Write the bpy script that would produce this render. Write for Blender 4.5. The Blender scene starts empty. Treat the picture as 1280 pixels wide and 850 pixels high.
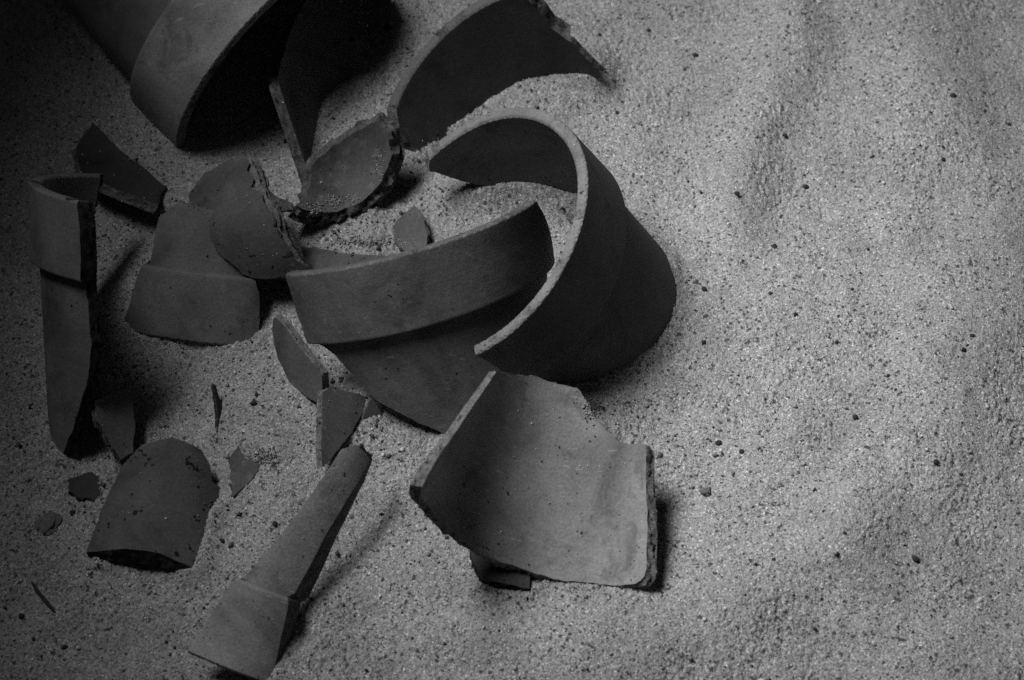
import bpy, math, random
import numpy as np
from mathutils import Vector, Matrix, noise
from mathutils.geometry import delaunay_2d_cdt
from mathutils.bvhtree import BVHTree

# ------------------------------------------------------------------ camera, world, light
# unit of the layout: 1 photo pixel at the frame centre = 0.4 mm. Shapes are first posed in camera axes
# (x right, y up the frame, z towards the camera), then turned so that the sand lies level (z up).
U = 0.0004
HC = 2500.0                                  # camera distance to the sand at the frame centre (1.0 m)
TILT = math.radians(35)                      # the camera looks down at this angle from the vertical
CAM = np.array([0, 0, HC]); NV = np.array([0, math.sin(TILT), math.cos(TILT)]); EY = np.array([0, math.cos(TILT), -math.sin(TILT)])
def to_world(P): P = np.asarray(P, float); return np.stack([P[..., 0], P @ EY, P @ NV], -1)
def ray(px, py): return np.stack([np.asarray(px, float) - 640, 425 - np.asarray(py, float), np.full(np.shape(px), -HC)], -1)
def at_height(px, py, w):
    """point (camera axes) on the line of sight of a pixel, at height w above the level sand"""
    d = ray(px, py); t = (w - CAM @ NV) / (d @ NV); return CAM + d * np.asarray(t)[..., None]
scene = bpy.context.scene
COL = scene.collection
cam_d = bpy.data.cameras.new('camera'); cam = bpy.data.objects.new('camera', cam_d); COL.objects.link(cam)
cam_d.sensor_width = 36.0; cam_d.lens = 36.0 * HC / 1280.0
cam_d.clip_start = 0.01; cam_d.clip_end = 50
cam.location = Vector(to_world(CAM)) * U; cam.rotation_euler = (TILT, 0, 0)
cam_d.dof.use_dof = True; cam_d.dof.focus_distance = (HC - 40) * U; cam_d.dof.aperture_fstop = 10
scene.camera = cam

world = bpy.data.worlds.new('World'); scene.world = world; world.use_nodes = True
bg = world.node_tree.nodes['Background']; bg.inputs[0].default_value = (1, 1, 1, 1); bg.inputs[1].default_value = 0.013

LAMP_AZ = math.radians(165); LAMP_EL = math.radians(60); LAMP_D = 0.9
aim = Vector(to_world(at_height(1000, 385, 0))) * U
ld = bpy.data.lights.new('spot_lamp', 'SPOT'); lo = bpy.data.objects.new('spot_lamp', ld); COL.objects.link(lo)
lo.location = aim + LAMP_D * Vector((math.cos(LAMP_EL) * math.cos(LAMP_AZ), math.cos(LAMP_EL) * math.sin(LAMP_AZ), math.sin(LAMP_EL)))
lo.rotation_euler = (aim - lo.location).to_track_quat('-Z', 'Y').to_euler()
ld.energy = 50; ld.shadow_soft_size = 0.23; lo.scale = (2.1, 1, 1); ld.spot_size = math.radians(32); ld.spot_blend = 1.0

vs = scene.view_settings
vs.view_transform = 'Standard'; vs.look = 'None'; vs.gamma = 1; vs.exposure = 0; vs.use_curve_mapping = False
scene.cycles.use_denoising = False
scene.cycles.max_bounces = 5

RNG = np.random.default_rng(7); random.seed(7)

# ------------------------------------------------------------------ materials (monochrome)
def g(v): return (v, v, v, 1)
class NT:
    def __init__(s, name):
        s.m = bpy.data.materials.new(name); s.m.use_nodes = True; s.t = s.m.node_tree; s.n = s.t.nodes; s.l = s.t.links
        s.b = s.n['Principled BSDF']
    def node(s, kind, **kw):
        n = s.n.new(kind)
        for k, v in kw.items():
            if k in n.inputs.keys(): n.inputs[k].default_value = v
            else: setattr(n, k, v)
        return n
    def ramp(s, src, stops):
        r = s.n.new('ShaderNodeValToRGB'); e = r.color_ramp.elements
        while len(e) < len(stops): e.new(0.5)
        for q, (p, v) in zip(e, stops): q.position = p; q.color = g(v)
        s.l.new(src, r.inputs[0]); return r.outputs[0]
    def mix(s, a, b, fac, mode='MIX'):
        m = s.n.new('ShaderNodeMix'); m.data_type = 'RGBA'; m.blend_type = mode
        for i, v in ((0, fac), (6, a), (7, b)):
            if hasattr(v, 'links'): s.l.new(v, m.inputs[i])
            else: m.inputs[i].default_value = v if i == 0 else (g(v) if not isinstance(v, tuple) else v)
        return m.outputs[2]
    def coords(s):
        tc = s.node('ShaderNodeTexCoord'); return tc.outputs['Object']
def tex(nt, kind, vec, scale, **kw):
    n = nt.node(kind, Scale=scale, **kw); nt.l.new(vec, n.inputs['Vector']); return n

def clay_material(name, base, pits=1.0, scratch=0.0, dust=0.0):
    n = NT(name); v = n.coords()
    big = tex(n, 'ShaderNodeTexNoise', v, 38, Detail=5, Roughness=0.6)
    fine = tex(n, 'ShaderNodeTexNoise', v, 900, Detail=3, Roughness=0.7)
    c = n.ramp(big.outputs[0], [(0.28, base * 0.72), (0.5, base), (0.74, base * 1.28)])
    c = n.mix(c, n.ramp(fine.outputs[0], [(0.3, 0.72), (0.5, 1.0), (0.72, 1.3)]), 1.0, 'MULTIPLY')
    smu = tex(n, 'ShaderNodeTexNoise', v, 16, Detail=7, Roughness=0.68, Distortion=0.6)
    c = n.mix(c, n.ramp(smu.outputs[0], [(0.30, 0.42), (0.46, 0.92), (0.56, 1.0), (0.70, 1.3)]), 1.0, 'MULTIPLY')
    # turning lines left by the wheel, and blotchy stains
    at = n.node('ShaderNodeAttribute', attribute_name='along'); tl = n.node('ShaderNodeTexNoise', noise_dimensions='1D', Scale=420.0, Detail=4, Roughness=0.6); n.l.new(at.outputs['Fac'], tl.inputs['W'])
    c = n.mix(c, n.ramp(tl.outputs[0], [(0.3, 0.955), (0.5, 1.0), (0.7, 1.04)]), 1.0, 'MULTIPLY')
    st = tex(n, 'ShaderNodeTexNoise', v, 34, Detail=9, Roughness=0.72, Distortion=0.4)
    c = n.mix(c, base * 0.34, n.ramp(st.outputs[0], [(0.56, 0.0), (0.63, 0.5), (0.8, 0.85)]))
    sp = tex(n, 'ShaderNodeTexNoise', v, 300, Detail=5, Roughness=0.8); sm = tex(n, 'ShaderNodeTexNoise', v, 48, Detail=3)
    pw = n.node('ShaderNodeMath', operation='MULTIPLY'); n.l.new(n.ramp(sp.outputs[0], [(0.60, 0.0), (0.66, 1.0)]), pw.inputs[0]); n.l.new(n.ramp(sm.outputs[0], [(0.52, 0.0), (0.64, 0.5)]), pw.inputs[1])
    c = n.mix(c, 0.30, pw.outputs[0])
    # dark pits and dirt specks, in loose clusters
    vor = tex(n, 'ShaderNodeTexVoronoi', v, 420, Randomness=1.0)
    clus = tex(n, 'ShaderNodeTexNoise', v, 60, Detail=4)
    th = n.node('ShaderNodeMath', operation='MULTIPLY'); n.l.new(n.ramp(clus.outputs[0], [(0.50, 0.0), (0.72, 0.42 * pits)]), th.inputs[0]); 
    wn = tex(n, 'ShaderNodeTexNoise', v, 330, Detail=1); n.l.new(n.ramp(wn.outputs[0], [(0.45, 0.0), (0.6, 1.0)]), th.inputs[1])
    lt = n.node('ShaderNodeMath', operation='LESS_THAN'); n.l.new(vor.outputs['Distance'], lt.inputs[0]); n.l.new(th.outputs[0], lt.inputs[1])
    c = n.mix(c, base * 0.12, lt.outputs[0])
    if scratch > 0:                        # pale scuffs where the clay was rubbed
        mp = n.node('ShaderNodeMapping'); mp.inputs['Rotation'].default_value = (0.2, 0.5, 0.7); mp.inputs['Scale'].default_value = (70, 520, 200)
        n.l.new(v, mp.inputs[0]); sn = n.node('ShaderNodeTexNoise', Scale=1.0, Detail=2); n.l.new(mp.outputs[0], sn.inputs['Vector'])
        f = n.ramp(sn.outputs[0], [(0.68, 0.0), (0.73, scratch)])
        c = n.mix(c, base * 2.6, f)
    if dust > 0:
        dn = tex(n, 'ShaderNodeTexNoise', v, 140, Detail=6, Roughness=0.75)
        c = n.mix(c, 0.30, n.ramp(dn.outputs[0], [(0.5, 0.0), (0.72, dust)]))
    n.l.new(c, n.b.inputs['Base Color'])
    n.b.inputs['Roughness'].default_value = 0.7; n.b.inputs['Specular IOR Level'].default_value = 0.25
    b1 = n.node('ShaderNodeBump', Strength=0.35, Distance=0.0006); n.l.new(fine.outputs[0], b1.inputs['Height'])
    b2 = n.node('ShaderNodeBump', Strength=0.25, Distance=0.002); n.l.new(clus.outputs[0], b2.inputs['Height']); n.l.new(b1.outputs[0], b2.inputs['Normal'])
    b3 = n.node('ShaderNodeBump', Strength=0.5, Distance=0.0006, invert=True); n.l.new(lt.outputs[0], b3.inputs['Height']); n.l.new(b2.outputs[0], b3.inputs['Normal'])
    b4 = n.node('ShaderNodeBump', Strength=0.12, Distance=0.0004); n.l.new(tl.outputs[0], b4.inputs['Height']); n.l.new(b3.outputs[0], b4.inputs['Normal'])
    n.l.new(b4.outputs[0], n.b.inputs['Normal'])
    return n.m

def fracture_material(name, base):
    n = NT(name); v = n.coords()
    a = tex(n, 'ShaderNodeTexNoise', v, 260, Detail=6, Roughness=0.7)
    b = tex(n, 'ShaderNodeTexNoise', v, 1100, Detail=2)
    c = n.ramp(a.outputs[0], [(0.3, base * 0.55), (0.5, base), (0.7, base * 1.5)])
    c = n.mix(c, n.ramp(b.outputs[0], [(0.35, 0.6), (0.6, 1.25)]), 1.0, 'MULTIPLY')
    n.l.new(c, n.b.inputs['Base Color']); n.b.inputs['Roughness'].default_value = 0.95; n.b.inputs['Specular IOR Level'].default_value = 0.1
    b1 = n.node('ShaderNodeBump', Strength=0.8, Distance=0.0015); n.l.new(a.outputs[0], b1.inputs['Height']); n.l.new(b1.outputs[0], n.b.inputs['Normal'])
    return n.m

def sand_material():
    n = NT('sand'); v = n.coords()
    vor = tex(n, 'ShaderNodeTexVoronoi', v, 1500, Randomness=1.0)
    sep = n.node('ShaderNodeSeparateColor'); n.l.new(vor.outputs['Color'], sep.inputs[0])
    c = n.ramp(sep.outputs[0], [(0.0, 0.07), (0.05, 0.16), (0.14, 0.26), (0.5, 0.35), (0.88, 0.45), (0.975, 0.6), (1.0, 0.85)])
    vor2 = tex(n, 'ShaderNodeTexVoronoi', v, 700, Randomness=1.0)
    sep2 = n.node('ShaderNodeSeparateColor'); n.l.new(vor2.outputs['Color'], sep2.inputs[0])
    c = n.mix(c, n.ramp(sep2.outputs[1], [(0.0, 0.55), (0.035, 0.86), (0.2, 0.95), (0.95, 1.05), (1.0, 1.2)]), 1.0, 'MULTIPLY')
    big = tex(n, 'ShaderNodeTexNoise', v, 22, Detail=6, Roughness=0.65)
    c = n.mix(c, n.ramp(big.outputs[0], [(0.3, 0.80), (0.5, 1.0), (0.7, 1.1)]), 1.0, 'MULTIPLY')
    # dark mineral grains gathered in patches
    pat = tex(n, 'ShaderNodeTexNoise', v, 45, Detail=5, Roughness=0.7)
    pm = n.node('ShaderNodeMath', operation='LESS_THAN'); n.l.new(sep2.outputs[0], pm.inputs[0])
    n.l.new(n.ramp(pat.outputs[0], [(0.42, 0.01), (0.62, 0.075), (0.75, 0.18)]), pm.inputs[1])
    c = n.mix(c, 0.09, pm.outputs[0])
    n.l.new(c, n.b.inputs['Base Color']); n.b.inputs['Roughness'].default_value = 0.9; n.b.inputs['Specular IOR Level'].default_value = 0.15
    bp = n.node('ShaderNodeBump', Strength=0.6, Distance=0.0005, invert=True); n.l.new(vor.outputs['Distance'], bp.inputs['Height']); n.l.new(bp.outputs[0], n.b.inputs['Normal'])
    return n.m

def grain_material():
    n = NT('grain'); a = n.node('ShaderNodeAttribute', attribute_name='tone')
    n.l.new(a.outputs['Color'], n.b.inputs['Base Color']); n.b.inputs['Roughness'].default_value = 0.7; n.b.inputs['Specular IOR Level'].default_value = 0.3
    return n.m
def stone_material(name, base):
    n = NT(name); v = n.coords(); a = tex(n, 'ShaderNodeTexNoise', v, 700, Detail=4)
    n.l.new(n.ramp(a.outputs[0], [(0.3, base * 0.6), (0.7, base * 1.4)]), n.b.inputs['Base Color']); n.b.inputs['Roughness'].default_value = 0.85
    bp = n.node('ShaderNodeBump', Strength=0.6, Distance=0.0008); n.l.new(a.outputs[0], bp.inputs['Height']); n.l.new(bp.outputs[0], n.b.inputs['Normal'])
    return n.m

M = dict(
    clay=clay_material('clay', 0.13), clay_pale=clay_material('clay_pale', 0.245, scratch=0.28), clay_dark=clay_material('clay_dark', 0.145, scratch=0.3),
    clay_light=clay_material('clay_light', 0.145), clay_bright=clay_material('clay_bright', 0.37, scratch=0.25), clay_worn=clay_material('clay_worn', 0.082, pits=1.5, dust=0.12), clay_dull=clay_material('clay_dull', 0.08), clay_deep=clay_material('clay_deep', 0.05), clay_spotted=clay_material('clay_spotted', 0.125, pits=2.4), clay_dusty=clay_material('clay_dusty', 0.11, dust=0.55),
    frac=fracture_material('fracture', 0.17), frac_dark=fracture_material('fracture_dark', 0.032), frac_mid=fracture_material('fracture_mid', 0.11),
    lip_worn=clay_material('lip_worn', 0.21, pits=1.6), sand=sand_material(), grain=grain_material(),
    stone_dark=stone_material('stone_dark', 0.025), stone_pale=stone_material('stone_pale', 0.62), stone_grey=stone_material('stone_grey', 0.14), bark=stone_material('bark', 0.03))

# ------------------------------------------------------------------ helpers
def proj(P):
    k = HC / (HC - P[..., 2]); return np.stack([640 + P[..., 0] * k, 425 - P[..., 1] * k], -1)
def unproj(px, py, z):
    k = (HC - z) / HC; return np.array([(px - 640) * k, (425 - py) * k, z])
def noise1(n, amp, seed, scale=6):
    r = np.random.default_rng(seed); out = np.zeros(n)
    for sc, a in ((scale * 2.6, 1.0), (scale, 0.6), (2, 0.35)):
        m = max(2, int(n / sc) + 2); out += a * np.interp(np.linspace(0, m - 1, n), np.arange(m), r.uniform(-1, 1, m))
    return out * amp

SHARD_GEO = []                               # (verts, faces) in layout units, for dropping grains on shards

def link(name, verts, faces, mat, parent=None, smooth=None, origin=(0, 0, 0)):
    me = bpy.data.meshes.new(name)
    v = (np.asarray(verts) - np.asarray(origin)) * U
    me.from_pydata(v.tolist(), [], [list(map(int, f)) for f in faces]); me.materials.append(mat)
    if smooth is not None:
        me.polygons.foreach_set('use_smooth', [True] * len(me.polygons)); me.set_sharp_from_angle(angle=math.radians(smooth))
    me.update()
    o = bpy.data.objects.new(name, me); COL.objects.link(o)
    if parent: o.parent = parent
    else: o.location = Vector(origin) * U
    return o
def tag(o, label, cat=None, group=None, kind=None):
    if label: o['label'] = label
    if cat: o['category'] = cat
    if group: o['group'] = group
    if kind: o['kind'] = kind
    return o

def patch(poly, mapf, seed, spacing=5.0, slines=(), amp=1.6, lip=False, rough=2.6, rings=5):
    """closed slab over a polygon in (u,s); mapf(u,s,t): t=0 outer, t=1 inner. returns verts, list of (face, category, mean s)"""
    pts = []
    n = len(poly); ring = []
    for i in range(n):
        a = np.array(poly[i]); b = np.array(poly[(i + 1) % n]); L = np.linalg.norm(b - a); k = max(1, int(L / 3.5))
        onlip = lip and a[1] < 0.01 and b[1] < 0.01
        d = (b - a) / max(L, 1e-6); nn = np.array([d[1], -d[0]]); w = noise1(k + 1, amp, seed * 131 + i)
        w *= np.minimum(1, np.minimum(np.arange(k + 1), np.arange(k + 1)[::-1]) / 3)
        nick = np.zeros(k + 1)                                      # small chips knocked out of the lip
        if onlip:
            rn = np.random.default_rng(seed * 17 + i)
            for _ in range(max(2, k // 30)):
                m0, wd, dp = rn.uniform(3, k - 3), rn.uniform(0.8, 2.6), rn.uniform(0.8, 3.8); nick = np.maximum(nick, dp * np.maximum(0, 1 - np.abs(np.arange(k + 1) - m0) / wd))
        for j in range(k):
            p = a + (b - a) * j / k + (0 if onlip else nn * w[j])
            if onlip: p[1] += nick[j]
            if lip: p[1] = max(p[1], 0.0)
            ring.append(p)
    ring = np.array(ring)
    lo, hi = ring.min(0), ring.max(0)
    ss = list(np.arange(lo[1] + spacing * .5, hi[1], spacing)) ; ss = [x for x in ss if all(abs(x - q) > 1.6 for q in slines)] + [q for q in slines if lo[1] < q < hi[1]]
    us = np.arange(lo[0] + spacing * .5, hi[0], spacing)
    gx, gy = np.meshgrid(us, ss); q = np.stack([gx.ravel(), gy.ravel()], 1)
    # inside test and clearance from the outline
    x, y = q[:, 0], q[:, 1]; ins = np.zeros(len(q), bool); x1, y1 = ring[:, 0], ring[:, 1]; x2, y2 = np.roll(x1, -1), np.roll(y1, -1)
    for a0, b0, a1, b1 in zip(x1, y1, x2, y2):
        if b0 != b1:
            ins ^= ((b0 > y) != (b1 > y)) & (x < (a1 - a0) * (y - b0) / (b1 - b0) + a0)
    q = q[ins]
    if len(q):
        dmin = np.full(len(q), 1e9)
        for p in ring: dmin = np.minimum(dmin, (np.abs(q - p) ** 2).sum(1))
        near_line = np.array([min([abs(s - z) for z in slines] or [9]) < 0.01 for s in q[:, 1]])
        q = q[(dmin > 4.0) | (near_line & (dmin > 0.6))]
    V = np.concatenate([ring, q]) if len(q) else ring
    e = [(i, (i + 1) % len(ring)) for i in range(len(ring))]
    vv, _, ff, *_ = delaunay_2d_cdt([Vector(p) for p in V], e, [], 1, 1e-4)
    V = np.array([[p.x, p.y] for p in vv]); ff = [list(f) for f in ff if len(f) == 3]
    N = len(V); O = mapf(V[:, 0], V[:, 1], np.zeros(N)); I = mapf(V[:, 0], V[:, 1], np.ones(N))
    f0 = np.array(ff); nrm = np.cross(O[f0[:, 1]] - O[f0[:, 0]], O[f0[:, 2]] - O[f0[:, 0]]); outw = (O - I)[f0].mean(1)
    if (nrm * outw).sum() < 0: ff = [f[::-1] for f in ff]
    he = {}
    for f in ff:
        for a, b in zip(f, f[1:] + f[:1]): he[(a, b)] = 1
    bnd = [(a, b) for (a, b) in he if (b, a) not in he]
    verts = [O, I]; faces = []
    for f in ff:
        s = V[f, 1].mean(); faces.append((f, 'o', s)); faces.append(([i + N for i in f[::-1]], 'i', s))
    nb = {}
    outn = {}
    for a, b in bnd:
        d = V[b] - V[a]; nn = np.array([d[1], -d[0]]); nn /= max(np.linalg.norm(nn), 1e-6)
        for z in (a, b): outn[z] = outn.get(z, 0) + nn
    # make the outline normals point outwards
    cen = sum(np.cross(V[a], V[b]) for a, b in bnd); sg = 1 if cen > 0 else -1
    base = 2 * N; keys = list(outn); K = len(keys); idx = {k: i for i, k in enumerate(keys)}
    R = np.random.default_rng(seed); svs = []
    for r in range(1, rings):
        t = r / rings; uv = V[keys].copy()
        for i, k in enumerate(keys):
            if not (lip and V[k, 1] < 0.5):
                nn = outn[k] * sg; nn = nn / max(np.linalg.norm(nn), 1e-6)
                uv[i] += nn * rough * (R.uniform(-.45, .4) + 1.9 * noise.noise((uv[i][0] * .075, uv[i][1] * .075, r * 1.7 + seed)) + 0.9 * noise.noise((uv[i][0] * .2, uv[i][1] * .2, r * 2.9 + seed)))
        svs.append(uv[:, 1].copy()); verts.append(mapf(uv[:, 0], uv[:, 1] if not lip else np.maximum(uv[:, 1], 0), np.full(K, t) + (R.uniform(-.1, .1, K))))
    def rv(k, r):
        if r == 0: return k
        if r == rings: return k + N
        return base + (r - 1) * K + idx[k]
    for a, b in bnd:
        onlip = lip and V[a, 1] < 0.5 and V[b, 1] < 0.5
        for r in range(rings):
            faces.append(([rv(b, r), rv(a, r), rv(a, r + 1), rv(b, r + 1)], 'l' if onlip else 'f', V[a, 1]))
    SV = np.concatenate([V[:, 1], V[:, 1]] + svs)
    return np.concatenate(verts), faces, SV

def set_along(o, sv):
    a = o.data.attributes.new('along', 'FLOAT', 'POINT'); a.data.foreach_set('value', (np.asarray(sv) * U).astype(np.float32)); return o
def emit(name, label, groups, verts, faces, group, sv, smooth=38):
    """groups: list of (part name, material, test(cat,s), parent part or None); one Empty as the thing"""
    zmin = verts[:, 2].min(); org = np.array([verts[:, 0].mean(), verts[:, 1].mean(), zmin])
    SHARD_GEO.append((verts, [f for f, c, s in faces]))
    if len(groups) == 1:
        o = set_along(link(name, verts, [f for f, c, s in faces], groups[0][1], None, smooth, org), sv)
        return tag(o, label, 'pot shard', group)
    root = bpy.data.objects.new(name, None); root.empty_display_size = 0.02; COL.objects.link(root); root.location = Vector(org) * U
    tag(root, label, 'pot shard', group)
    made = {}; left = list(faces)
    for pname, mat, test, par in groups:
        take = [q for q in left if test(q[1], q[2])]; left = [q for q in left if not test(q[1], q[2])]
        if not take: continue
        used = sorted({i for q in take for i in q[0]}); mp = {k: i for i, k in enumerate(used)}
        o = link(pname, verts[used], [[mp[i] for i in q[0]] for q in take], mat, made.get(par) or root, 55 if pname == 'broken_edge' else smooth, org)
        set_along(o, sv[used]); made[pname] = o
    return root

# ------------------------------------------------------------------ pots of revolution
class Pot:
    """a flower pot: lip at s=0, collar to s=h, then a tapering body; t=0 outer face, t=1 inner face"""
    def __init__(s, c, phi, dip, R, h, taper=0.14, wall=8.0, step=8.0, lipr=4.0, shear=0.0, slant=0.0):
        p, d = math.radians(phi), math.radians(dip)
        s.a = np.array([math.cos(d) * math.cos(p), math.cos(d) * math.sin(p), -math.sin(d)])
        e = np.array([0, 0, 1.0]) - s.a * s.a[2]; s.e1 = e / np.linalg.norm(e); s.e2 = np.cross(s.a, s.e1)
        s.c = unproj(*c); s.shear = shear; s.slant = slant; s.R, s.h, s.taper, s.wall, s.step, s.lipr = R, h, taper, wall, step, lipr
    def ro(s, q):
        band = s.R - 0.10 * q; body = s.R - s.step - s.taper * q
        k = np.clip((q - s.h) / 1.6, 0, 1); r = band * (1 - k) + body * k
        x = np.clip(1 - q / s.lipr, 0, 1); r = r - s.lipr * (1 - np.sqrt(np.maximum(0, 1 - x * x)))
        x = np.clip(1 - (s.h - q) / 2.5, 0, 1) * (q <= s.h); return r - 2.0 * (1 - np.sqrt(np.maximum(0, 1 - x * x)))
    def ri(s, q):
        r = s.R - s.step - s.taper * q - s.wall
        x = np.clip(1 - q / s.lipr, 0, 1); return r + s.lipr * .8 * (1 - np.sqrt(np.maximum(0, 1 - x * x)))
    def pos(s, th, q, t):
        th = th + s.shear * t / s.R; q = q - s.slant * t; r = s.ro(q) * (1 - t) + s.ri(q) * t
        w = 0.7 * np.sin(th * 3 + 1) + 0.5 * np.sin(th * 5 + q * .01)          # thrown by hand, not quite round
        r = (r + w)[..., None]
        return s.c + s.a * q[..., None] + r * (np.cos(th)[..., None] * s.e1 + np.sin(th)[..., None] * s.e2)
    def mapf(s): return lambda u, q, t: s.pos(u / s.R, q, t)
    def table(s, side, smax):
        th, q = np.meshgrid(np.radians(np.arange(-180, 180, 0.5)), np.arange(0, smax, 1.0), indexing='ij')
        P = s.pos(th, q, np.full(th.shape, 0. if side == 'o' else 1.))
        rad = np.cos(th)[..., None] * s.e1 + np.sin(th)[..., None] * s.e2 + s.taper * s.a
        f = (rad * (np.array([0, 0, HC]) - P)).sum(-1) * (1 if side == 'o' else -1)
        ok = f > 0; return th[ok], q[ok], proj(P)[ok], P[ok]
    def outline(s, items, side='o', smax=380):
        """items: (px,py) on the visible face, or ('t', theta_deg, s)"""
        th, q, pp, P = s.table(side, smax); out = []
        for it in items:
            if it[0] == 't': a, b = math.radians(it[1]), it[2]
            else:
                i = ((pp - np.array(it[:2], float)) ** 2).sum(1).argmin(); a, b = th[i], q[i]
                if len(it) > 2 and it[2] == 'lip': b = 0.0
            if out and it[0] != 't':
                while a - out[-1][0] > math.pi: a -= 2 * math.pi
                while a - out[-1][0] < -math.pi: a += 2 * math.pi
            out.append((a, 0.0 if b < 1.5 else b))
        return [(a * s.R, b) for a, b in out]
    def at(s, px, py, side):
        th, q, pp, P = s.table(side, 380); return P[((pp - np.array((px, py), float)) ** 2).sum(1).argmin()]
    def depth(s, anchor):
        px, py, side, w = anchor; return (w - CAM @ NV) / ((s.at(px, py, side) - CAM) @ NV)
    def lines(s):
        L = s.lipr; return [L * .06, L * .2, L * .45, L * .8, L * 1.3, s.h - 2.4, s.h - 1.4, s.h - .6, s.h, s.h + 1.6, s.h + 3.4]

def pot_shard(name, label, pot, items, seed, side='o', mats=('clay', 'clay', 'frac', 'clay'), group=None, amp=1.8, rough=2.8, rim=True, spacing=5.0, smax=380, anchor=None):
    """mats: wall, rim, broken edge, lip"""
    poly = pot.outline(items, side, smax)
    if rim:
        v, f, sv = patch(poly, pot.mapf(), seed, spacing, pot.lines(), amp, True, rough)
        h = pot.h
        gs = [('rim', M[mats[1]], lambda c, s: c in 'oi' and 3.2 < s <= h + 1.5, None), ('wall', M[mats[0]], lambda c, s: c in 'oi' and s > 3.2, None),
              ('broken_edge', M[mats[2]], lambda c, s: c == 'f', None), ('lip', M[mats[3]], lambda c, s: True, 'rim')]
    else:
        v, f, sv = patch(poly, pot.mapf(), seed, spacing, (), amp, False, rough)
        gs = [('wall', M[mats[0]], lambda c, s: c in 'oi', None), ('broken_edge', M[mats[2]], lambda c, s: True, None)]
    # move the posed shard along the line of sight until the anchor touches its height above the sand
    pot.f = pot.depth(anchor); v = to_world(CAM + pot.f * (v - CAM))
    print(name, 'f %.3f' % pot.f, 'theta', [round(math.degrees(a / pot.R)) for a, b in poly], 's', [round(b) for a, b in poly], 'z %.0f..%.0f' % (v[:, 2].min(), v[:, 2].max()))
    return emit(name, label, gs, v, f, group, sv)

def plate_shard(name, label, outline, plane, seed, thick=11.0, bend=0.0, bend_dir=None, mats=('clay', 'frac'), group=None, amp=1.4, rough=2.4, spacing=5.0, dome=False, parts=True, center=None, offset=0.0, parent=None):
    """flat or gently curved sherd: outline pixels on the plane through three (px,py,z) points. bend = sagitta curvature 1/radius (+ convex up)"""
    A, B, C = [at_height(*p) for p in plane]; n = np.cross(B - A, C - A); n /= np.linalg.norm(n); n = n if n[2] > 0 else -n
    cam_p = CAM; pts = []
    for px, py in outline:
        d = unproj(px, py, 0) - cam_p; t = np.dot(A - cam_p, n) / np.dot(d, n); pts.append(cam_p + d * t)
    pts = np.array(pts); c = pts.mean(0)
    if center: d = unproj(center[0], center[1], 0) - cam_p; c = cam_p + d * (np.dot(A - cam_p, n) / np.dot(d, n))
    bd = np.array([1.0, 0, 0]) if bend_dir is None else np.array([bend_dir[0], -bend_dir[1], 0.0])
    e1 = bd - n * np.dot(bd, n); e1 /= np.linalg.norm(e1); e2 = np.cross(n, e1)
    poly = [(float(np.dot(p - c, e1)), float(np.dot(p - c, e2))) for p in pts]
    def mapf(u, s, t):
        rr = u * u + (s * s if dome else 0)
        z = -0.5 * bend * rr
        nx = bend * u; ny = bend * s if dome else np.zeros_like(s)
        nl = np.sqrt(1 + nx * nx + ny * ny); k = offset + t * thick
        return c + (u - nx / nl * k)[:, None] * e1 + (s - ny / nl * k)[:, None] * e2 + (z - k / nl)[:, None] * n
    v, f, sv = patch(poly, mapf, seed, spacing, (), amp, False, rough)
    v = to_world(v)
    if parent:
        SHARD_GEO.append((v, [q[0] for q in f])); return set_along(link(name, v, [q[0] for q in f], M[mats[0]], parent, 45, np.array(parent.location) / U), sv)
    gs = [('face', M[mats[0]], lambda c, s: c in 'oi', None), ('broken_edge', M[mats[1]], lambda c, s: True, None)] if parts else [('face', M[mats[0]], None, None)]
    print(name, 'plate z %.0f..%.0f' % (v[:, 2].min(), v[:, 2].max()))
    return emit(name, label, gs, v, f, group, sv)
#BUILD
# ------------------------------------------------------------------ the broken pots
T = 't'
potA = Pot((348, 75, 45), 137.2, 7.7, 170, 92)
o = pot_shard('broken_pot', 'largest broken clay pot lying on its side with wide collar and black open mouth', potA,
    [(T, -166, 0), (T, 166, 0), (T, 166, 190), (T, 120, 300), (T, 40, 330), (T, -60, 320), (T, -130, 290), (T, -166, 180)], 1, anchor=(224, 190, 'o', -18),
    mats=('clay_light', 'clay_pale', 'frac_mid', 'clay'))
o['category'] = 'broken pot'
potC = Pot((585, 293, 145), -34.9, 41.7, 173, 94, taper=0.125, step=11, wall=3.5)
pot_shard('pot_shard', 'upturned half pot with pale worn lip curling over the smooth sand', potC,
    [(T, -160, 0), (T, 39.5, 0), (627, 464), (667, 475), (716, 491), (766, 493), (800, 470), (845, 432), (853, 400), (852, 365), (T, -95, 225), (T, -118, 195), (T, -138, 132), (T, -154, 80), (T, -165, 14)], 2, anchor=(600, 232, 'i', 34),
    mats=('clay_dull', 'clay_dull', 'frac', 'lip_worn'))
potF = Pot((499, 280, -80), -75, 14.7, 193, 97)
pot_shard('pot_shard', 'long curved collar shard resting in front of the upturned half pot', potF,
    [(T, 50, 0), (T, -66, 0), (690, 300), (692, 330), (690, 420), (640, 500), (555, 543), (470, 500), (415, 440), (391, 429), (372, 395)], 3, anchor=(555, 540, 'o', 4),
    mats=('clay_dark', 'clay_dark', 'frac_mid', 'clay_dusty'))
potD = Pot((612, 122, 170), -38.2, 44.9, 162, 85)
pot_shard('pot_shard', 'dark hollow rim shard with pointed tip sunk in sand behind the half pot', potD,
    [(T, 152, 0), (T, 238, 0), (660, 0), (674, 14), (690, 36), (716, 55), (736, 76), (752, 92), (738, 104), (700, 108), (664, 118), (628, 140), (596, 166), (565, 186), (526, 194), (500, 165)], 4, side='i', anchor=(660, 103, 'i', 6),
    mats=('clay_deep', 'clay_deep', 'frac_mid', 'clay'))
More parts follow.
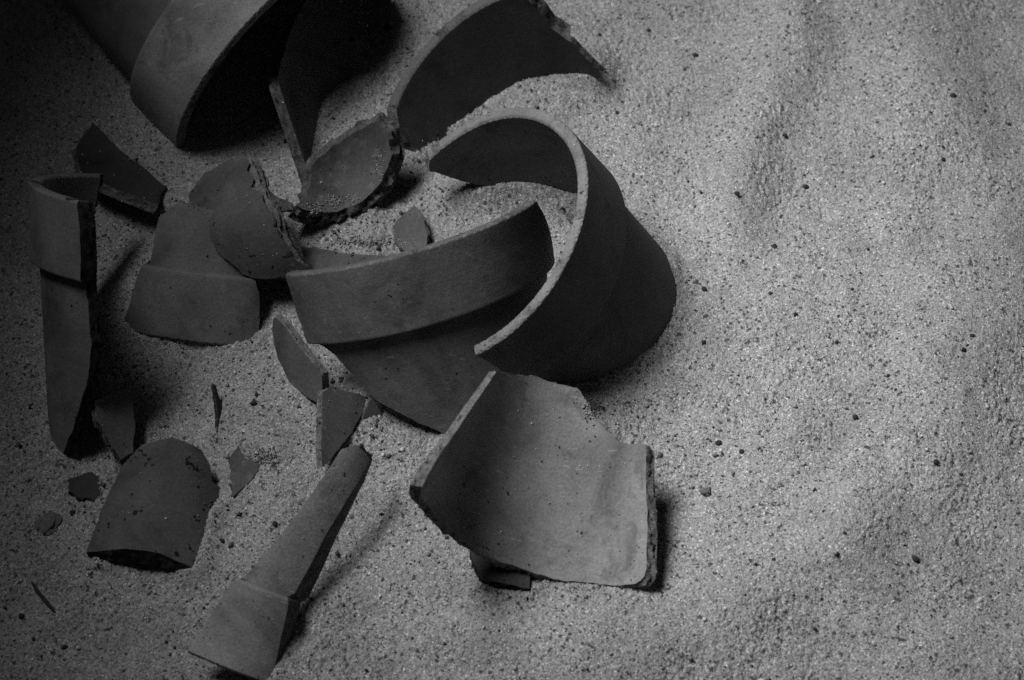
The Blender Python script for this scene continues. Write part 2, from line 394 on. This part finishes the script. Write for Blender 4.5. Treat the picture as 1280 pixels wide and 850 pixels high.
potH = Pot((704, 704, 204), 74, 26, 200, 0, wall=14, step=0, lipr=0.01, shear=8)
pot_shard('pot_shard', 'broad smooth hollow shard with pale left edge below the half pot', potH,
    [(527, 608), (535, 630), (560, 662), (600, 690), (660, 713), (720, 727), (765, 732), (794, 730), (805, 720), (809, 640), (807, 556), (781, 556), (757, 537), (739, 513), (726, 489), (714, 484), (667, 470), (622, 462), (575, 532)], 5, side='i', rim=False, anchor=(660, 712, 'i', 22),
    mats=('clay_pale', '', 'frac', ''))
potG = Pot((265, 408, -105), 82.9, -7.8, 157, 85)
pot_shard('pot_shard', 'squarish collar shard lying face up beside the tall standing side piece', potG,
    [(153, 415, 'lip'), (319, 428, 'lip'), (325, 400), (324, 365), (316, 345), (300, 270), (225, 252), (200, 270), (188, 326), (176, 334)], 6, anchor=(240, 428, 'o', 8),
    mats=('clay_light', 'clay_light', 'frac_mid', 'clay_light'))
potI = Pot((273, 810, -86), 66.6, 4, 160, 104, wall=11, step=11, shear=38)
pot_shard('pot_shard', 'long tapering wedge shard with collar and ragged dark broken side', potI,
    [(235, 815, 'lip'), (338, 858, 'lip'), (352, 790), (360, 750), (368, 742), (412, 660), (449, 600), (462, 574), (446, 556), (426, 562), (370, 643), (305, 722), (290, 726)], 7, anchor=(285, 836, 'o', 26),
    mats=('clay_bright', 'clay_bright', 'frac_mid', 'clay'), amp=1.0, rough=3.2)
potJ = Pot((193, 243, 60), -98, 11, 150, 95, shear=-12)
pot_shard('pot_shard', 'tall narrow pot side with collar, broken edge upward and dark hollow inside', potJ,
    [(95, 265, 'lip'), (101, 310), (108, 368), (115, 430), (108, 480), (90, 540), (75, 578), (T, 100, 335), (T, 120, 260), (T, 128, 160), (T, 138, 60), (T, 143, 0)], 8, anchor=(75, 570, 'o', 0),
    mats=('clay_light', 'clay_light', 'frac_dark', 'clay_light'), rough=2.6)
potB = Pot((455, -40, 140), -80, 4, 152, 0, wall=12, step=0, lipr=0.01)
pot_shard('pot_shard', 'dark hollow wall shard leaning by the mouth of the largest pot', potB,
    [(390, -10), (356, 65), (341, 115), (346, 160), (366, 215), (384, 255), (398, 225), (425, 160), (456, 138), (460, 60), (450, -10)], 9, side='i', rim=False, anchor=(384, 252, 'i', 6),
    mats=('clay_light', '', 'frac_mid', ''))
potK = Pot((97, 106, 80), -30, 0, 112, 0, wall=12, step=0, lipr=0.01)
pot_shard('pot_shard', 'small dark hollow shard on edge behind the tall standing side piece', potK,
    [(100, 212), (120, 225), (150, 243), (182, 262), (195, 262), (208, 234), (185, 213), (150, 188), (116, 152), (97, 180)], 10, side='i', rim=False, anchor=(185, 215, 'i', 2),
    mats=('clay_deep', '', 'frac_mid', ''))
potL = Pot((192, 738, -52), 92, 10, 128, 0, wall=16, step=0, lipr=0.01, slant=16)
pot_shard('pot_shard', 'humped shard with dark blotches and shade-dark underside near the small twig', potL,
    [(108, 690), (150, 686), (200, 692), (240, 710), (258, 722), (268, 690), (276, 640), (276, 610), (265, 602), (262, 580), (252, 562), (215, 546), (178, 556), (150, 585), (125, 640)], 11, rim=False, anchor=(180, 688, 'o', 26),
    mats=('clay_spotted', '', 'frac_dark', ''))  # underside's shade is put into the very dark broken-edge colour

# smaller sherds, flat or gently curved
DOME = dict(plane=[(226, 235, 112), (345, 340, 76), (310, 190, 138)], bend=0.010, dome=True, center=(304, 268))
dome = plate_shard('pot_shard', 'rounded domed shard with flaking crumbled edge on top of the collar shard',
    [(226, 235), (245, 206), (275, 192), (300, 187), (306, 198), (304, 208), (314, 219), (312, 232), (326, 240), (329, 252), (341, 268), (340, 282), (350, 296), (358, 314), (378, 327), (362, 338), (330, 342), (298, 338), (268, 312), (243, 272)],
    seed=21, thick=6, mats=('clay_worn', 'frac'), amp=2.2, rough=2.5, **DOME)
TORN = [(302, 186), (311, 203), (317, 224), (330, 243), (341, 265), (347, 288), (360, 312), (374, 324)]
for k in range(3):
    rk = random.Random(90 + k); out = [(x + 3 + 6 * k + rk.uniform(-3, 5), y + rk.uniform(-3, 3)) for x, y in TORN]
    if k == 2: out[3:5] = [(345, 236), (366, 243), (367, 253), (353, 256)]
    plate_shard('flake_layer', None, out + [(x - 24, y + 8) for x, y in TORN[::-1]], seed=220 + k, thick=5, offset=4.5 + 4.5 * k, mats=(('frac', 'frac_mid', 'frac_mid')[k], 'frac_mid'), amp=2.0, rough=2.0, parent=dome, **DOME)
plate_shard('pot_shard', 'thick bowl shaped base shard with loose sand inside',
    [(393, 214), (420, 188), (472, 168), (492, 182), (495, 205), (480, 232), (454, 255), (425, 270), (396, 274), (380, 270), (390, 250)],
    [(393, 214, 26), (486, 186, 44), (425, 266, 6)], 23, thick=22, bend=-0.019, dome=True, mats=('clay_dusty', 'frac_mid'), amp=2.2, rough=3.2)
plate_shard('pot_shard', 'thin sharp shard standing against the left end of the long collar shard',
    [(342, 396), (356, 408), (375, 435), (402, 468), (402, 505), (382, 495), (362, 478), (347, 448), (340, 412)],
    [(342, 396, 62), (402, 468, 48), (362, 478, 2)], 24, thick=11, mats=('clay_dark', 'frac'))
plate_shard('pot_shard', 'small dark wedge shard standing upright by the tip of the tapering wedge',
    [(403, 490), (412, 485), (440, 490), (458, 496), (458, 508), (440, 540), (403, 584)],
    [(403, 490, 48), (403, 584, 30), (458, 500, 2)], 25, thick=10, mats=('clay_dark', 'frac'))
plate_shard('pot_shard', 'tiny grey splinter poking up beside the small dark wedge shard',
    [(454, 522), (466, 495), (478, 521), (466, 526)], [(454, 522, 6), (466, 495, 26), (478, 521, 2)], 26, thick=8, mats=('clay', 'frac'), parts=False)
plate_shard('pot_shard', 'flat shard fragment half covered by sand beside the humped shard',
    [(286, 574), (301, 553), (345, 559), (352, 572), (320, 590), (311, 603), (291, 621)], [(286, 574, 9), (345, 559, 2), (291, 621, 10)], 27, thick=9, mats=('clay_dusty', 'frac_mid'))
plate_shard('pot_shard', 'thin upright sliver of pot sticking out of the sand',
    [(267, 480), (270, 482), (278, 510), (274, 540), (271, 552), (272, 515)], [(267, 480, 20), (271, 552, 8), (279, 510, -2)], 28, thick=4, mats=('clay_deep', 'frac_mid'), parts=False)
plate_shard('pot_shard', 'small flat grey shard bedded in bright sand behind the long collar',
    [(517, 257), (527, 268), (535, 292), (533, 306), (510, 318), (492, 300), (495, 276)], [(517, 257, 16), (535, 292, 13), (495, 276, 11)], 29, thick=8, mats=('clay', 'frac_mid'), parts=False, amp=2.2)
plate_shard('pot_shard', 'dark stub of shard wedged under the broad smooth hollow shard',
    [(584, 672), (590, 700), (602, 724), (640, 731), (662, 736), (664, 708), (640, 690)], [(584, 690, 16), (662, 736, 13), (640, 690, 14)], 30, thick=10, mats=('clay_deep', 'frac_dark'))
plate_shard('pot_shard', 'layered shard edge under sand behind the left end of the long collar',
    [(378, 308), (400, 311), (440, 317), (484, 320), (500, 345), (380, 350)], [(376, 300, 16), (488, 315, 10), (440, 345, 18)], 31, thick=12, mats=('clay', 'frac'))
plate_shard('pot_shard', 'leaf shaped dark shard leaning inside the tall standing side piece',
    [(117, 501), (138, 492), (160, 483), (165, 505), (168, 530), (166, 566), (151, 575), (136, 552), (121, 528)], [(117, 501, 66), (160, 483, 48), (151, 575, 22)], 32, thick=9, bend=-0.006, mats=('clay_dark', 'frac_mid'))
plate_shard('pot_shard', 'low dark shard scrap beneath the foot of the tall standing side piece',
    [(84, 600), (110, 590), (135, 598), (128, 621), (100, 622), (86, 614)], [(84, 600, 3), (135, 598, -1), (100, 622, 0.5)], 33, thick=9, amp=3.0, mats=('clay_deep', 'frac_dark'), parts=False)
plate_shard('pot_shard', 'sand topped shard chunk lying behind the dark leaning wall shard',
    [(416, -12), (420, 12), (432, 28), (452, 30), (474, 17), (490, -2), (480, -30), (430, -30)], [(416, -12, 46), (432, 28, 40), (490, -2, 40)], 34, thick=22, bend=0.003, dome=True, mats=('clay_dusty', 'frac_dark'), amp=2.2)

# ------------------------------------------------------------------ sand
def vnoise(x, y, scale, seed):
    r = np.random.default_rng(seed); tab = r.uniform(-1, 1, (256, 256)); fx, fy = x / scale, y / scale
    ix, iy = np.floor(fx).astype(int), np.floor(fy).astype(int); tx, ty = fx - ix, fy - iy
    tx = tx * tx * tx * (tx * (tx * 6 - 15) + 10); ty = ty * ty * ty * (ty * (ty * 6 - 15) + 10)
    f = lambda a, b: tab[a & 255, b & 255]
    return (f(ix, iy) * (1 - tx) + f(ix + 1, iy) * tx) * (1 - ty) + (f(ix, iy + 1) * (1 - tx) + f(ix + 1, iy + 1) * tx) * ty
def seg_dist(x, y, line):
    d = np.full(x.shape, 1e9)
    for (ax, ay), (bx, by) in zip(line, line[1:]):
        vx, vy = bx - ax, by - ay; t = np.clip(((x - ax) * vx + (y - ay) * vy) / (vx * vx + vy * vy), 0, 1)
        d = np.minimum(d, np.hypot(x - ax - t * vx, y - ay - t * vy))
    return d
# (px, py, radius, height) heaps (+) and hollows (-) of the sand around the pieces
HEAPS = [(520, 505, 70, -8), (640, 180, 60, -6), (450, 300, 36, 10), (560, 600, 40, -4), (440, 640, 60, -6), (880, 480, 70, -3), (830, 240, 60, -4), (745, 520, 40, 5),
         (300, 690, 60, 7), (350, 640, 50, 6), (200, 545, 60, 6), (330, 560, 60, 7), (205, 640, 40, 4)]
RIDGES = [([(985, -60), (985, 60), (960, 150), (930, 230)], 52, 31), ([(1110, -80), (1140, 60), (1185, 240), (1200, 420), (1150, 600), (1040, 715), (850, 790), (700, 830)], 75, 30),
          ([(560, 790), (700, 770), (830, 720), (960, 600)], 40, 5)]
# where the sand meets the hollow faces: (px, py, height)
CTRL = []
def meet(pot, pix, lift=0.0):
    for x, y in pix: CTRL.append((x, y, float((CAM + pot.f * (pot.at(x, y, 'i') - CAM)) @ NV) + lift))
meet(potD, [(565, 168), (590, 148), (620, 125), (660, 103), (700, 95), (740, 96)])
CTRL += [(645, 230, 32), (680, 238, 28), (715, 248, 22), (608, 234, 28), (575, 232, 22), (540, 232, 8)]
print('CTRL', [(a, b, round(c)) for a, b, c in CTRL])
def sand_h(px, py):
    h = 3.6 * vnoise(px, py, 170, 1) + 3.4 * vnoise(px, py, 70, 2) + 2.0 * vnoise(px + 9, py, 28, 3)
    for x, y, r, a in HEAPS: h = h + a * np.exp(-((px - x) ** 2 + (py - y) ** 2) / (2 * (r * .7) ** 2))
    for line, w, a in RIDGES: h = h + a * (0.8 + 0.45 * vnoise(px, py, 130, 21)) * np.exp(-(seg_dist(px + 9 * vnoise(px, py, 92, 40), py + 9 * vnoise(px, py, 80, 23), line) / w) ** 2)
    h = h - 4
    num = 0; den = 0
    for x, y, z in CTRL:
        w = np.exp(-((px - x) ** 2 + (py - y) ** 2) / (2 * 22.0 ** 2)); h0 = 0.0; num = num + w * (z - h); den = den + w
    return h + num / np.maximum(den, 0.95)
# bvh of all shards (level axes)
vv, ff, off = [], [], 0
for v, f in SHARD_GEO:
    vv += v.tolist(); ff += [[int(i) + off for i in q] for q in f]; off += len(v)
bvh = BVHTree.FromPolygons(vv, ff)
# sand pushed up against whatever stands in it
BX, BY = np.arange(-20, 930, 4.0), np.arange(-20, 880, 4.0); bxx, byy = np.meshgrid(BX, BY); bh = sand_h(bxx, byy); BANK = np.zeros(bxx.shape)
bp = to_world(at_height(bxx, byy, 0)); bp[..., 2] += bh
for r in range(bxx.shape[0]):
    for q in range(bxx.shape[1]):
        hit = bvh.find_nearest(Vector(bp[r, q]), 22)
        if hit[0] is not None: BANK[r, q] = math.exp(-(hit[3] / 10.0) ** 2)
BANK *= 6.5 + 3.5 * vnoise(bxx, byy, 26, 31)
flatz = np.ones(bxx.shape)                      # not over the sherds that lie flush with the sand
for x, y, r in ((315, 585, 48), (514, 286, 40), (110, 608, 36)): flatz *= 1 - np.exp(-((bxx - x) ** 2 + (byy - y) ** 2) / (2 * (r * .6) ** 2))
BANK *= flatz
def bank(px, py):
    fx, fy = np.clip((px + 20) / 4.0, 0, len(BX) - 1.001), np.clip((py + 20) / 4.0, 0, len(BY) - 1.001); ix, iy = fx.astype(int), fy.astype(int); tx, ty = fx - ix, fy - iy
    ok = (px > -20) & (px < 925) & (py > -20) & (py < 875)
    return ok * ((BANK[iy, ix] * (1 - tx) + BANK[iy, ix + 1] * tx) * (1 - ty) + (BANK[iy + 1, ix] * (1 - tx) + BANK[iy + 1, ix + 1] * tx) * ty)
sand_base = sand_h
def sand_h(px, py): return sand_base(px, py) + bank(px, py)
def axis_coords(lo, hi, step, far):
    mid = np.arange(lo, hi + step, step); k = [0.0]; d = step
    while k[-1] < far: d *= 1.35; k.append(k[-1] + d)
    k = np.array(k[1:]); return np.concatenate([lo - k[::-1], mid, mid[-1] + k])
gx = axis_coords(-40, 1320, 1.3, 1400); gy = axis_coords(-40, 890, 1.3, 1400)
X, Y = np.meshgrid(gx, gy)
Hs = sand_h(X, Y)
w0 = RNG.normal(0, 1, X.shape)
def blur(a): return (a + np.roll(a, 1, 0) + np.roll(a, -1, 0) + np.roll(a, 1, 1) + np.roll(a, -1, 1)) / 5
near = (X > -60) & (X < 1340) & (Y > -60) & (Y < 910)
patchy = np.clip(0.55 + 0.9 * vnoise(X, Y, 60, 11) * 0.6 + 0.35 * vnoise(X, Y, 17, 12), 0.25, 1.5)
fine = 0.75 * w0 + 1.9 * blur(blur(RNG.normal(0, 1, X.shape))) + 0.9 * vnoise(X, Y, 7, 13)
Hs = Hs + np.where(near, fine * patchy * 1.22, 0)
P = to_world(at_height(X, Y, 0)); P[..., 2] += Hs; P = P.reshape(-1, 3) * U
ny, nx = X.shape; idx = np.arange(nx * ny).reshape(ny, nx)
quads = np.stack([idx[:-1, :-1], idx[1:, :-1], idx[1:, 1:], idx[:-1, 1:]], -1).reshape(-1, 4)
me = bpy.data.meshes.new('sand'); me.vertices.add(len(P)); me.vertices.foreach_set('co', P.ravel())
me.loops.add(quads.size); me.loops.foreach_set('vertex_index', quads.ravel().astype(np.int32))
me.polygons.add(len(quads)); me.polygons.foreach_set('loop_start', np.arange(0, quads.size, 4, dtype=np.int32))
me.polygons.foreach_set('use_smooth', np.ones(len(quads), bool)); me.update(calc_edges=True); me.materials.append(M['sand'])
sand = bpy.data.objects.new('sand', me); COL.objects.link(sand); tag(sand, 'coarse pale sand speckled with dark grains, heaped in soft ridges', kind='structure')

CAMW = Vector(to_world(CAM))
def seen(px, py, h):
    """what the camera sees at a pixel: point in level axes, its normal, and whether it is a shard (h = sand height there)"""
    g0 = to_world(at_height(px, py, h)); d = Vector(g0) - CAMW; L = d.length
    hit = bvh.ray_cast(CAMW, d.normalized(), L)
    if hit[0] is not None: n = hit[1] if hit[1].dot(d) < 0 else -hit[1]; return np.array(hit[0]), n, True
    return g0, Vector((0, 0, 1)), False
def sand_at(px, py): return float(sand_h(np.array([float(px)]), np.array([float(py)]))[0])

# ------------------------------------------------------------------ loose grains (too many to count)
OCT = np.array([[1, 0, 0], [-1, 0, 0], [0, 1, 0], [0, -1, 0], [0, 0, 1], [0, 0, -1]], float)
OCF = np.array([[0, 2, 4], [2, 1, 4], [1, 3, 4], [3, 0, 4], [2, 0, 5], [1, 2, 5], [3, 1, 5], [0, 3, 5]])
ICO_V = None
def grain_mesh(name, pts, radii, tones, label):
    n = len(pts); r = RNG
    base = OCT[None] * (1 + r.uniform(-.3, .3, (n, 6, 1))) * (radii[:, None, None] * (1 + r.uniform(-.25, .25, (n, 1, 3))))
    a = r.uniform(0, 6.28, n); b = r.uniform(0, 1.5, n); ca, sa, cb, sb = np.cos(a), np.sin(a), np.cos(b), np.sin(b)
    Rm = np.stack([np.stack([ca, -sa * cb, sa * sb], -1), np.stack([sa, ca * cb, -ca * sb], -1), np.stack([np.zeros(n), sb, cb], -1)], 1)
    V = np.einsum('nij,nkj->nki', Rm, base) + pts[:, None]
    F = (OCF[None] + (np.arange(n) * 6)[:, None, None]).reshape(-1, 3)
    me = bpy.data.meshes.new(name); me.from_pydata((V.reshape(-1, 3) * U).tolist(), [], F.tolist()); me.materials.append(M['grain'])
    at = me.color_attributes.new('tone', 'FLOAT_COLOR', 'POINT'); t = np.repeat(tones, 6)
    at.data.foreach_set('color', np.stack([t, t, t, np.ones_like(t)], -1).ravel().astype(np.float32))
    me.polygons.foreach_set('use_smooth', [True] * len(F))
    o = bpy.data.objects.new(name, me); COL.objects.link(o); return tag(o, label, kind='stuff')
N = 14000
gxp = RNG.uniform(-60, 1340, N); gyp = RNG.uniform(-60, 910, N)
rad = 0.8 + RNG.pareto(2.6, N) * 0.55; rad = np.minimum(rad, 3.4)
tone = np.where(RNG.uniform(0, 1, N) < 0.5, RNG.uniform(0.015, 0.07, N), np.where(RNG.uniform(0, 1, N) < 0.75, RNG.uniform(0.2, 0.45, N), RNG.uniform(0.55, 0.85, N)))
clump = vnoise(gxp, gyp, 55, 41) + 0.6 * vnoise(gxp, gyp, 18, 42)
gh = sand_h(gxp, gyp); pts, keep = [], []
for i in range(N):
    if tone[i] < 0.1 and random.random() > 0.45 + 0.9 * clump[i]: continue
    p, nrm, on = seen(gxp[i], gyp[i], gh[i])
    if on and (nrm.z < 0.6 or rad[i] > 1.5 or random.random() < 0.8): continue
    p[2] += rad[i] * .35; pts.append(p); keep.append(i)
grain_mesh('loose_grains', np.array(pts), rad[keep], tone[keep], 'loose dark and pale sand grains strewn over the sand surface')
# crumbs and dust of broken clay, thickest close to the breaks
cp = [(cx + random.gauss(0, sp), cy + random.gauss(0, sp)) for cx, cy, sp, n in ((450, 530, 26, 40), (420, 470, 20, 26), (340, 340, 26, 40), (520, 230, 24, 26), (330, 480, 34, 30), (560, 640, 30, 20), (850, 560, 26, 24), (280, 640, 30, 26), (120, 640, 30, 26), (440, 300, 30, 40), (150, 470, 22, 30), (760, 520, 20, 20), (470, 60, 24, 24), (640, 745, 20, 14), (215, 280, 30, 24)) for k in range(n)]
cpa = np.array(cp); ch = sand_h(cpa[:, 0], cpa[:, 1]); pts, rr, tt = [], [], []
for (x, y), h in zip(cp, ch):
    p, nrm, on = seen(x, y, h)
    if on and (nrm.z < 0.6 or random.random() < 0.7): continue
    r = 0.9 + random.paretovariate(2.4) * 0.7; r = min(r, 4.2); p[2] += r * .3; pts.append(p); rr.append(r); tt.append(random.uniform(0.05, 0.14))
grain_mesh('clay_crumbs', np.array(pts), np.array(rr), np.array(tt), 'dark clay crumbs fallen around the broken pot pieces')
# pinches of sand that lie in and on sherds
sp = [(random.gauss(cx, sx * .6), random.gauss(cy, sy * .6)) for cx, cy, sx, sy, n in ((425, 252, 26, 8, 130), (474, 205, 8, 22, 70), (455, 5, 28, 14, 420), (392, 262, 10, 6, 80), (332, 572, 14, 9, 160), (455, 302, 32, 5, 300), (740, 512, 12, 16, 120)) for k in range(n)]
spa = np.array(sp); sh = sand_h(spa[:, 0], spa[:, 1]); pts, rr, tt = [], [], []
for (x, y), h in zip(sp, sh):
    p, nrm, on = seen(x, y, h)
    if on and nrm.z < 0.4: continue
    r = random.uniform(0.6, 1.5); p[2] += r * .4 + random.uniform(0, 1.2); pts.append(p); rr.append(r); tt.append(random.choice((0.06, 0.18, 0.25, 0.33, 0.4, 0.5)))
grain_mesh('spilled_sand', np.array(pts), np.array(rr), np.array(tt), 'pinches of sand grains caught in and on the pot shards')

# ------------------------------------------------------------------ pebbles, clods, twig
import bmesh
def pebble(name, px, py, size, mat, label, group, seed, flat=0.7):
    bm = bmesh.new(); bmesh.ops.create_icosphere(bm, subdivisions=2 if size < 13 else 3, radius=1); wob = 0.34 if size < 13 else 0.75
    r = random.Random(seed); size = size * 0.8; sx, sy, sz = size * .5 * r.uniform(.85, 1.15), size * .5 * r.uniform(.75, 1.1), size * .5 * flat
    for v in bm.verts:
        k = 1 + wob * noise.noise(v.co * 1.1 + Vector((seed * 3.7, 0, 0))) + 0.4 * wob * noise.noise(v.co * 2.7 + Vector((0, seed, 0)))
        v.co = Vector((v.co.x * sx * k, v.co.y * sy * k, v.co.z * sz * k)) * U
    me = bpy.data.meshes.new(name); bm.to_mesh(me); bm.free(); me.materials.append(M[mat])
    me.polygons.foreach_set('use_smooth', [True] * len(me.polygons)); me.set_sharp_from_angle(angle=math.radians(40))
    o = bpy.data.objects.new(name, me); COL.objects.link(o)
    p, _, _ = seen(px, py, sand_at(px, py)); p[2] += sz * .45; o.location = Vector(p) * U; o.rotation_euler.z = r.uniform(0, 6)
    return tag(o, label, 'pebble', group)
DARK = [(869, 69, 9), (1007, 234, 10), (921, 242, 8), (1179, 199, 7), (1261, 156, 8), (1191, 120, 10), (1170, 578, 9), (1201, 594, 7), (1144, 699, 11), (1069, 522, 9), (898, 554, 10),
        (967, 700, 7), (927, 565, 8), (771, 141, 7), (880, 362, 9), (1110, 470, 7), (1085, 312, 6), (968, 308, 8), (1065, 362, 6), (1215, 420, 7), (1030, 640, 6)]
for i, (x, y, s) in enumerate(DARK): pebble('dark_pebble', x, y, s, 'stone_dark', 'tiny dark pebble lying alone on the open smooth sand', 'dark pebbles on the open sand', i)
PALE = [(912, 685, 8), (1225, 750, 9), (988, 774, 7), (1023, 3, 9), (1120, 215, 6), (820, 157, 9), (1140, 186, 6)]
for i, (x, y, s) in enumerate(PALE): pebble('pale_pebble', x, y, s, 'stone_pale', 'tiny white pebble lying alone on the open smooth sand', 'white pebbles on the open sand', 40 + i)
LEFT = [(27, 771, 9), (42, 799, 6), (278, 676, 8), (344, 655, 9), (91, 641, 9), (430, 757, 6), (317, 505, 11), (321, 494, 7)]
for i, (x, y, s) in enumerate(LEFT): pebble('dark_crumb', x, y, s, 'stone_dark', 'small dark crumb on the shaded sand among the shards', 'dark crumbs among the shards', 60 + i)
pebble('dark_pebble', 883, 616, 15, 'stone_grey', 'biggest dark pebble on the open sand near the broad smooth shard', None, 81)
pebble('dark_pebble', 485, 36, 14, 'stone_dark', 'round black pebble between the leaning wall shard and the pointed rim shard', None, 82)
pebble('dark_pebble', 440, 50, 10, 'stone_dark', 'small black pebble at the right edge of the dark leaning wall shard', None, 83)
pebble('earth_clod', 60, 657, 30, 'stone_grey', 'low dark clod of earth near the humped shard', None, 84, 0.35)['category'] = 'clod'
pebble('earth_clod', 742, 508, 15, 'stone_grey', 'grey clod in the bright sand between half pot and broad shard', None, 85, 0.6)['category'] = 'clod'
pebble('pale_pebble', 487, 664, 7, 'stone_pale', 'tiny white pebble in the shadow beside the tapering wedge', None, 86)
pebble('pale_pebble', 458, 32, 7, 'stone_pale', 'tiny white pebble by the sand topped shard chunk', None, 87)
# twig
tw = [(40, 728), (45, 737), (51, 745), (57, 752), (64, 760), (68, 765)]
pv, pf = [], []
for i, (x, y) in enumerate(tw):
    p, _, _ = seen(x, y, sand_at(x, y)); r = (1.2, 2.4, 2.2, 2.6, 2.2, 1.0)[i]
    for k in range(7): a = k / 7 * 2 * math.pi; pv.append((p[0] + r * math.cos(a) * .8, p[1] + r * math.cos(a) * .6, p[2] + 1.5 + r * math.sin(a)))
for i in range(len(tw) - 1):
    for k in range(7): pf.append((i * 7 + k, i * 7 + (k + 1) % 7, i * 7 + 7 + (k + 1) % 7, i * 7 + 7 + k))
pf.append(tuple(range(6, -1, -1))); pf.append(tuple(range(35, 42)))
tag(link('twig', np.array(pv), pf, M['bark'], None, 60, np.array(pv).mean(0)), 'short thin dark twig lying on the sand', 'twig')
